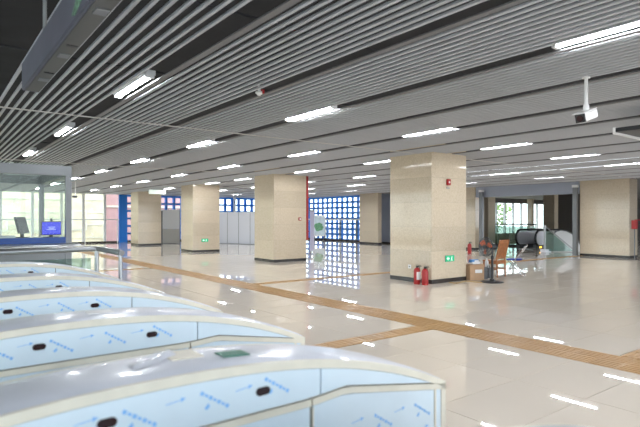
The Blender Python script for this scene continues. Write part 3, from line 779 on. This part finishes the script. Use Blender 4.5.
# ---- clutter by the nearest pillar
cb = at(474.0, 279.6)
bx = empty('cardboard_box', (cb[0], cb[1], 0), R(-25)); tag(bx, 'brown cardboard box with white tape mark beside the nearest pillar', 'box')
box(-0.2, -0.17, 0, 0.2, 0.17, 0.40).build('carton', 'card', bx, bevel=0.006)
for s in (-1, 1): MB().prism([(0.0 + s*0.17, 0.40), (0.004*s, 0.405), (0.004*s, 0.41), (s*0.17, 0.406)], 'x', -0.2, 0.2).build('flap', 'card', bx)
box(-0.06, -0.172, 0.19, 0.14, -0.17, 0.28).build('shipping_label', 'white', bx)
bp = empty('blue_package', (cb[0], cb[1], 0.415), R(-10)); tag(bp, 'blue and white plastic package lying on the cardboard box', 'package')
box(-0.13, -0.1, 0, 0.13, 0.1, 0.06).build('tray', 'white', bp, bevel=0.01); box(-0.135, -0.07, 0.02, 0.12, 0.08, 0.12).build('wrap', M.setdefault('pkblue', mat('package_blue', (0.05, 0.22, 0.5), 0.3)), bp, bevel=0.02); box(-0.05, -0.09, 0.055, 0.09, 0.0, 0.10).build('lid', 'white', bp, bevel=0.01)
bk = at(468.0, 277.0); bag = empty('black_bag', (bk[0], bk[1] + 0.2, 0)); tag(bag, 'small black bag squeezed between pillar and cardboard box', 'bag')
MB().lathe([(0.10, 0), (0.13, 0.06), (0.12, 0.3), (0.06, 0.46), (0.07, 0.52)], n=12).build('sack', 'black', bag, smooth=True); MB().tube([(-0.05, 0, 0.5), (0, 0, 0.62), (0.05, 0, 0.5)], 0.01, 6).build('strap', 'black', bag)
for (px, py, hh, lab) in ((485.6, 279.0, 0.30, 'dark grey equipment case left of the fan pole'), (491.5, 278.0, 0.28, 'dark grey equipment case right of the fan pole')):
    c = at(px, py); e = empty('equipment_case', (c[0], c[1] + 0.1, 0), R(-20)); tag(e, lab, 'case')
    box(-0.08, -0.12, 0, 0.09, 0.12, hh).build('shell', 'dark', e, bevel=0.008); box(-0.082, -0.125, hh*0.7, 0.092, 0.125, hh*0.73).build('lid_seam', 'black', e); MB().tube([(-0.04, 0, hh), (-0.03, 0, hh + 0.035), (0.03, 0, hh + 0.035), (0.04, 0, hh)], 0.008, 6).build('handle', 'black', e)
c = at(491.5, 278.0); jg = empty('plastic_jug', (c[0] + 0.02, c[1] + 0.165, 0.283)); tag(jg, 'small white plastic jug standing on an equipment case behind the fan pole', 'jug')
MB().lathe([(0.045, 0), (0.05, 0.01), (0.05, 0.14), (0.035, 0.18), (0.018, 0.20), (0.018, 0.215)], n=16).build('bottle', 'jug', jg, smooth=True); MB().lathe([(0.022, 0.215), (0.022, 0.235), (0.01, 0.238)], n=12).build('cap', 'white', jg)
# pedestal fan
fp = at(492.3, 282.3); fn = empty('pedestal_fan', (fp[0], fp[1], 0), R(-YAW)); tag(fn, 'black pedestal fan with orange blades facing left', 'fan')
MB().lathe([(0.27, 0), (0.28, 0.012), (0.26, 0.03), (0.08, 0.05), (0.05, 0.09)], n=28).build('base', 'black', fn, smooth=True)
MB().tube([(0, 0, 0.05), (0, 0, 0.62)], 0.028, 12).build('pole', 'black', fn, smooth=True)
MB().tube([(0, 0, 0.6), (0, 0, 0.84)], 0.018, 10).build('inner_pole', 'dark', fn, smooth=True)
MB().lathe([(0.03, 0.58), (0.036, 0.6), (0.036, 0.65), (0.028, 0.67)], n=12).build('collar', 'black', fn)
hd = MB().lathe([(0.03, -0.1), (0.065, -0.08), (0.075, 0.0), (0.07, 0.08), (0.04, 0.1)], n=16).xform(Matrix.Translation((0.02, 0, 0.90)) @ Matrix.Rotation(R(90), 4, 'Y')); hd.build('motor', 'black', fn, smooth=True)
CT = Matrix.Translation((-0.17, -0.02, 0.90)) @ Matrix.Rotation(R(-62), 4, 'Z') @ Matrix.Rotation(R(90), 4, 'X')
cg = MB()
for zz, rr in ((0.0, 0.235), (0.045, 0.20), (-0.045, 0.20), (0.055, 0.13), (-0.055, 0.13)):
    cg.tube([(rr*math.cos(2*math.pi*k/28), rr*math.sin(2*math.pi*k/28), zz) for k in range(28)], 0.011 if zz == 0 else 0.005, 5, closed=True)
for k in range(28):
    a = 2*math.pi*k/28; ca, sa = math.cos(a), math.sin(a)
    for s in (1, -1): cg.tube([(0.235*ca, 0.235*sa, 0), (0.20*ca, 0.20*sa, s*0.045), (0.13*ca, 0.13*sa, s*0.055), (0.03*ca, 0.03*sa, s*0.055)], 0.004, 4)
cg.xform(CT).build('cage', 'dark', fn)
for k in range(3):
    bl_ = MB(); n = 6
    for i in range(n + 1):
        r_ = 0.03 + 0.17 * i / n
        for sgn in (-1, 1):
            a = R(120 * k + 20) + sgn * (0.28 + 0.25 * math.sin(math.pi * i / n)); bl_.v.append((r_*math.cos(a), r_*math.sin(a), sgn * 0.025))
    for i in range(n): bl_.f.append((2*i, 2*i+1, 2*i+3, 2*i+2))
    bl_.xform(CT).build('blade', 'orange', fn, smooth=True)
MB().lathe([(0.04, -0.03), (0.045, 0), (0.04, 0.06)], n=12).xform(CT).build('hub', 'dark', fn)
# wooden chair, back to the camera
def wooden_chair(px, py, rz, label):
    c = at(px, py); w = empty('wooden_chair', (c[0], c[1], 0), rz); tag(w, label, 'chair')
    for s in (-1, 1):
        MB().tube([(s*0.20, 0.0, 0), (s*0.205, 0.02, 0.42), (s*0.205, 0.03, 0.5), (s*0.22, -0.09, 1.02)], [0.019, 0.024, 0.024, 0.02], 8).build('rear_leg', 'wood', w)
        box(s*0.19 - 0.02, 0.40, 0, s*0.19 + 0.02, 0.44, 0.43).build('leg', 'wood', w)
        box(s*0.19 - 0.012, 0.02, 0.2, s*0.19 + 0.012, 0.42, 0.23).build('stretcher', 'wood', w)
        box(s*0.195 - 0.012, 0.02, 0.36, s*0.195 + 0.012, 0.42, 0.42).build('apron', 'wood', w)
    box(-0.22, 0.0, 0.425, 0.22, 0.46, 0.46).build('seat', 'wood', w, bevel=0.008)
    box(-0.2, 0.01, 0.36, 0.2, 0.03, 0.43).build('rear_apron', 'wood', w)
    MB().prism([(-0.085, 0.94), (-0.10, 1.03), (-0.075, 1.03), (-0.062, 0.94)], 'x', -0.235, 0.235).build('top_rail', 'wood', w)
    MB().prism([(0.02, 0.5), (0.007, 0.56), (0.03, 0.56), (0.043, 0.5)], 'x', -0.2, 0.2).build('lower_rail', 'wood', w)
    for k in range(7):
        x = -0.165 + 0.055 * k
        MB().prism([(0.012, 0.54), (-0.082, 0.96), (-0.068, 0.96), (0.026, 0.54)], 'x', x - 0.017, x + 0.017).build('back_slat', 'wood', w)
    return w
wooden_chair(501.5, 277.0, R(2), 'brown wooden chair with tall slatted back turned towards the camera')
# folding chair
c = at(515.5, 275.5); fc = empty('folding_chair', (c[0], c[1], 0), R(22)); tag(fc, 'chrome folding chair with a blue seat right of the wooden chair', 'chair')
for s in (-1, 1):
    MB().tube([(s*0.2, 0.26, 0), (s*0.2, -0.02, 0.45), (s*0.2, -0.24, 0.78)] , 0.013, 8).build('front_leg', 'chrome', fc, smooth=True)
    MB().tube([(s*0.17, -0.24, 0), (s*0.17, 0.2, 0.45)], 0.013, 8).build('rear_leg', 'chrome', fc, smooth=True)
MB().tube([(-0.2, -0.24, 0.78), (-0.19, -0.28, 0.84), (-0.12, -0.30, 0.87), (0.12, -0.30, 0.87), (0.19, -0.28, 0.84), (0.2, -0.24, 0.78)], 0.013, 8).build('back_tube', 'chrome', fc, smooth=True)
box(-0.19, -0.16, 0.44, 0.19, 0.22, 0.475).build('seat', 'bluecloth', fc, bevel=0.012)
MB().prism([(-0.20, 0.68), (-0.275, 0.82), (-0.255, 0.83), (-0.18, 0.69)], 'x', -0.18, 0.18).build('backrest', 'hoard_grey', fc)
MB().tube([(-0.2, 0.16, 0.17), (0.2, 0.16, 0.17)], 0.009, 6).build('cross_bar', 'chrome', fc); MB().tube([(-0.17, -0.18, 0.06), (0.17, -0.18, 0.06)], 0.009, 6).build('cross_bar', 'chrome', fc)
# cable on the floor
c1, c2, c3, c4 = at(449, 283), at(457, 283.6), at(466, 281.4), at(482, 283)
cd = MB().tube([(p[0], p[1], 0.012) for p in (c1, c2, c3, c4)], 0.012, 6).build('power_cord', M.setdefault('cord', mat('cord_tan', (0.45, 0.30, 0.12), 0.6))); tag(cd, 'tan power cord lying on the floor at the nearest pillar', 'cord')

# small red hydrant marker right of pillar F
c = (PF[0] - 0.05, PF[1] - 0.02)
hy = empty('barrier_post', (22.55, 8.85, 0)); tag(hy, 'thin barrier with a red box at the right edge of the frame', 'barrier')
for s in (0.0, -0.35): MB().tube([(0, s, 0), (0, s, 1.55)], 0.02, 8).build('post', 'alum', hy)
box(-0.06, -0.1, 1.2, 0.06, 0.1, 1.55).build('red_box', 'red', hy, bevel=0.01); MB().tube([(0, 0, 1.56), (0, -0.7, 1.56)], 0.02, 8).build('cross_rail', 'red', hy)

# ============================================================ CEILING-HUNG THINGS
# security camera
sc_ = empty('security_camera', (6.12, 2.92, CEIL)); tag(sc_, 'white bullet security camera hanging on a ceiling pole', 'camera')
MB().tube([(0, 0, 0.05), (0, 0, -0.34)], 0.019, 12).build('pole', 'white', sc_, smooth=True)
MB().lathe([(0.045, 0.0), (0.045, -0.012), (0.02, -0.02)], n=16).build('ceiling_rose', 'white', sc_)
MB().lathe([(0.03, -0.40), (0.034, -0.36), (0.03, -0.32)], n=12).build('swivel', 'white', sc_, smooth=True)
BM = Matrix.Translation((0.0, 0, -0.45)) @ Matrix.Rotation(R(180), 4, 'Z') @ Matrix.Rotation(R(18), 4, 'Y') @ Matrix.Scale(1.2, 4)
q = MB().prism([(-0.05, -0.035), (-0.05, 0.03), (-0.035, 0.045), (0.035, 0.045), (0.05, 0.03), (0.05, -0.035), (0.035, -0.045), (-0.035, -0.045)], 'x', -0.13, 0.11)
q.xform(BM).build('body', 'white', sc_)
box(-0.12, -0.058, 0.045, 0.16, 0.058, 0.052).xform(BM).build('sun_shield', 'white', sc_)
box(0.11, -0.046, -0.040, 0.125, 0.046, 0.040).xform(BM).build('front_plate', 'black', sc_)
MB().lathe([(0.03, 0), (0.03, 0.012), (0.018, 0.014)], n=14).xform(BM @ Matrix.Translation((0.125, 0, 0)) @ Matrix.Rotation(R(90), 4, 'Y')).build('lens', 'sensor', sc_)
# hanging sign over the gates
sg = empty('hanging_sign', (0.755, 1.2, 2.75)); tag(sg, 'long film-wrapped sign box hanging under the ceiling at top left', 'sign')
box(-0.07, 0, 0.0, 0.07, 4.1, 0.24).build('case', 'signbox', sg, bevel=0.008)
box(-0.045, 0.05, -0.006, 0.06, 4.05, 0.0).build('bottom_cover', 'signface', sg)
for k, yy in enumerate((1.55, 1.75, 2.5, 2.72, 3.3, 3.5)):
    box(-0.02, yy, -0.012, 0.05, yy + (0.10 if k % 2 else 0.03), -0.006).build('clip_plate', 'alum' if k % 2 else 'black', sg)
for yy in (0.6, 2.0, 3.4): MB().tube([(0, yy, 0.24), (0, yy, 1.4)], 0.015, 8).build('hanger', 'midgrey', sg)
lb = MB().prism([(1.75, 0.20), (1.95, 0.12), (2.1, 0.04), (2.02, 0.02), (1.85, 0.06), (1.72, 0.12)], 'x', -0.074, -0.07); lb.build('torn_label', M.setdefault('tornlabel', mat('torn_green_label', (0.16, 0.30, 0.20), 0.6, noise=0.5, nscale=30)), sg)
# overhead sign at right edge
os_ = empty('overhead_sign', (8.2, 2.5, 2.9)); tag(os_, 'dark overhead sign panel with a white edge at the right of the frame', 'sign')
box(0, 0, 0.0, 2.6, 0.98, 0.06).build('panel', 'black', os_); box(0, 0.98, -0.03, 2.6, 1.02, 0.07).build('edge_strip', 'white', os_)
for x in (0.3, 2.3): MB().tube([(x, 0.5, 0.06), (x, 0.5, 0.5)], 0.015, 8).build('hanger', 'midgrey', os_)
# smoke detector with red tag in a slot, left hanging camera
sd = empty('sprinkler_head', (3.49, 5.9, CEIL)); tag(sd, 'white sprinkler head with a red tag in a dark ceiling slot', 'sprinkler')
MB().lathe([(0.02, 0.1), (0.02, 0.03), (0.05, 0.02), (0.05, 0.0), (0.015, -0.03)], n=12).build('head', 'white', sd, smooth=True); box(0.02, -0.05, -0.005, 0.05, 0.03, 0.05).build('tag', 'red', sd)
c = (4.9, 22.5); dc = empty('security_camera', (5.3, 24.9, CEIL)); tag(dc, 'tiny dark camera hanging from the ceiling near the left glazing', 'camera')
MB().tube([(0, 0, 0.03), (0, 0, -0.62)], 0.02, 8).build('pole', 'white', dc); box(-0.13, -0.05, -0.71, 0.08, 0.05, -0.61).build('body', 'dark', dc, bevel=0.02)
# lit hanging exit light near the farthest pillar
hx = empty('hanging_sign', (9.97, 27.6, 2.95)); tag(hx, 'small white lit sign hanging beside the top of the farthest pillar', 'sign')
box(-0.45, -0.04, 0.0, 0.45, 0.04, 0.22).build('case', 'signwhite', hx); MB().tube([(-0.3, 0, 0.22), (-0.3, 0, 0.5)], 0.012, 6).build('hanger', 'midgrey', hx); MB().tube([(0.3, 0, 0.22), (0.3, 0, 0.5)], 0.012, 6).build('hanger', 'midgrey', hx)
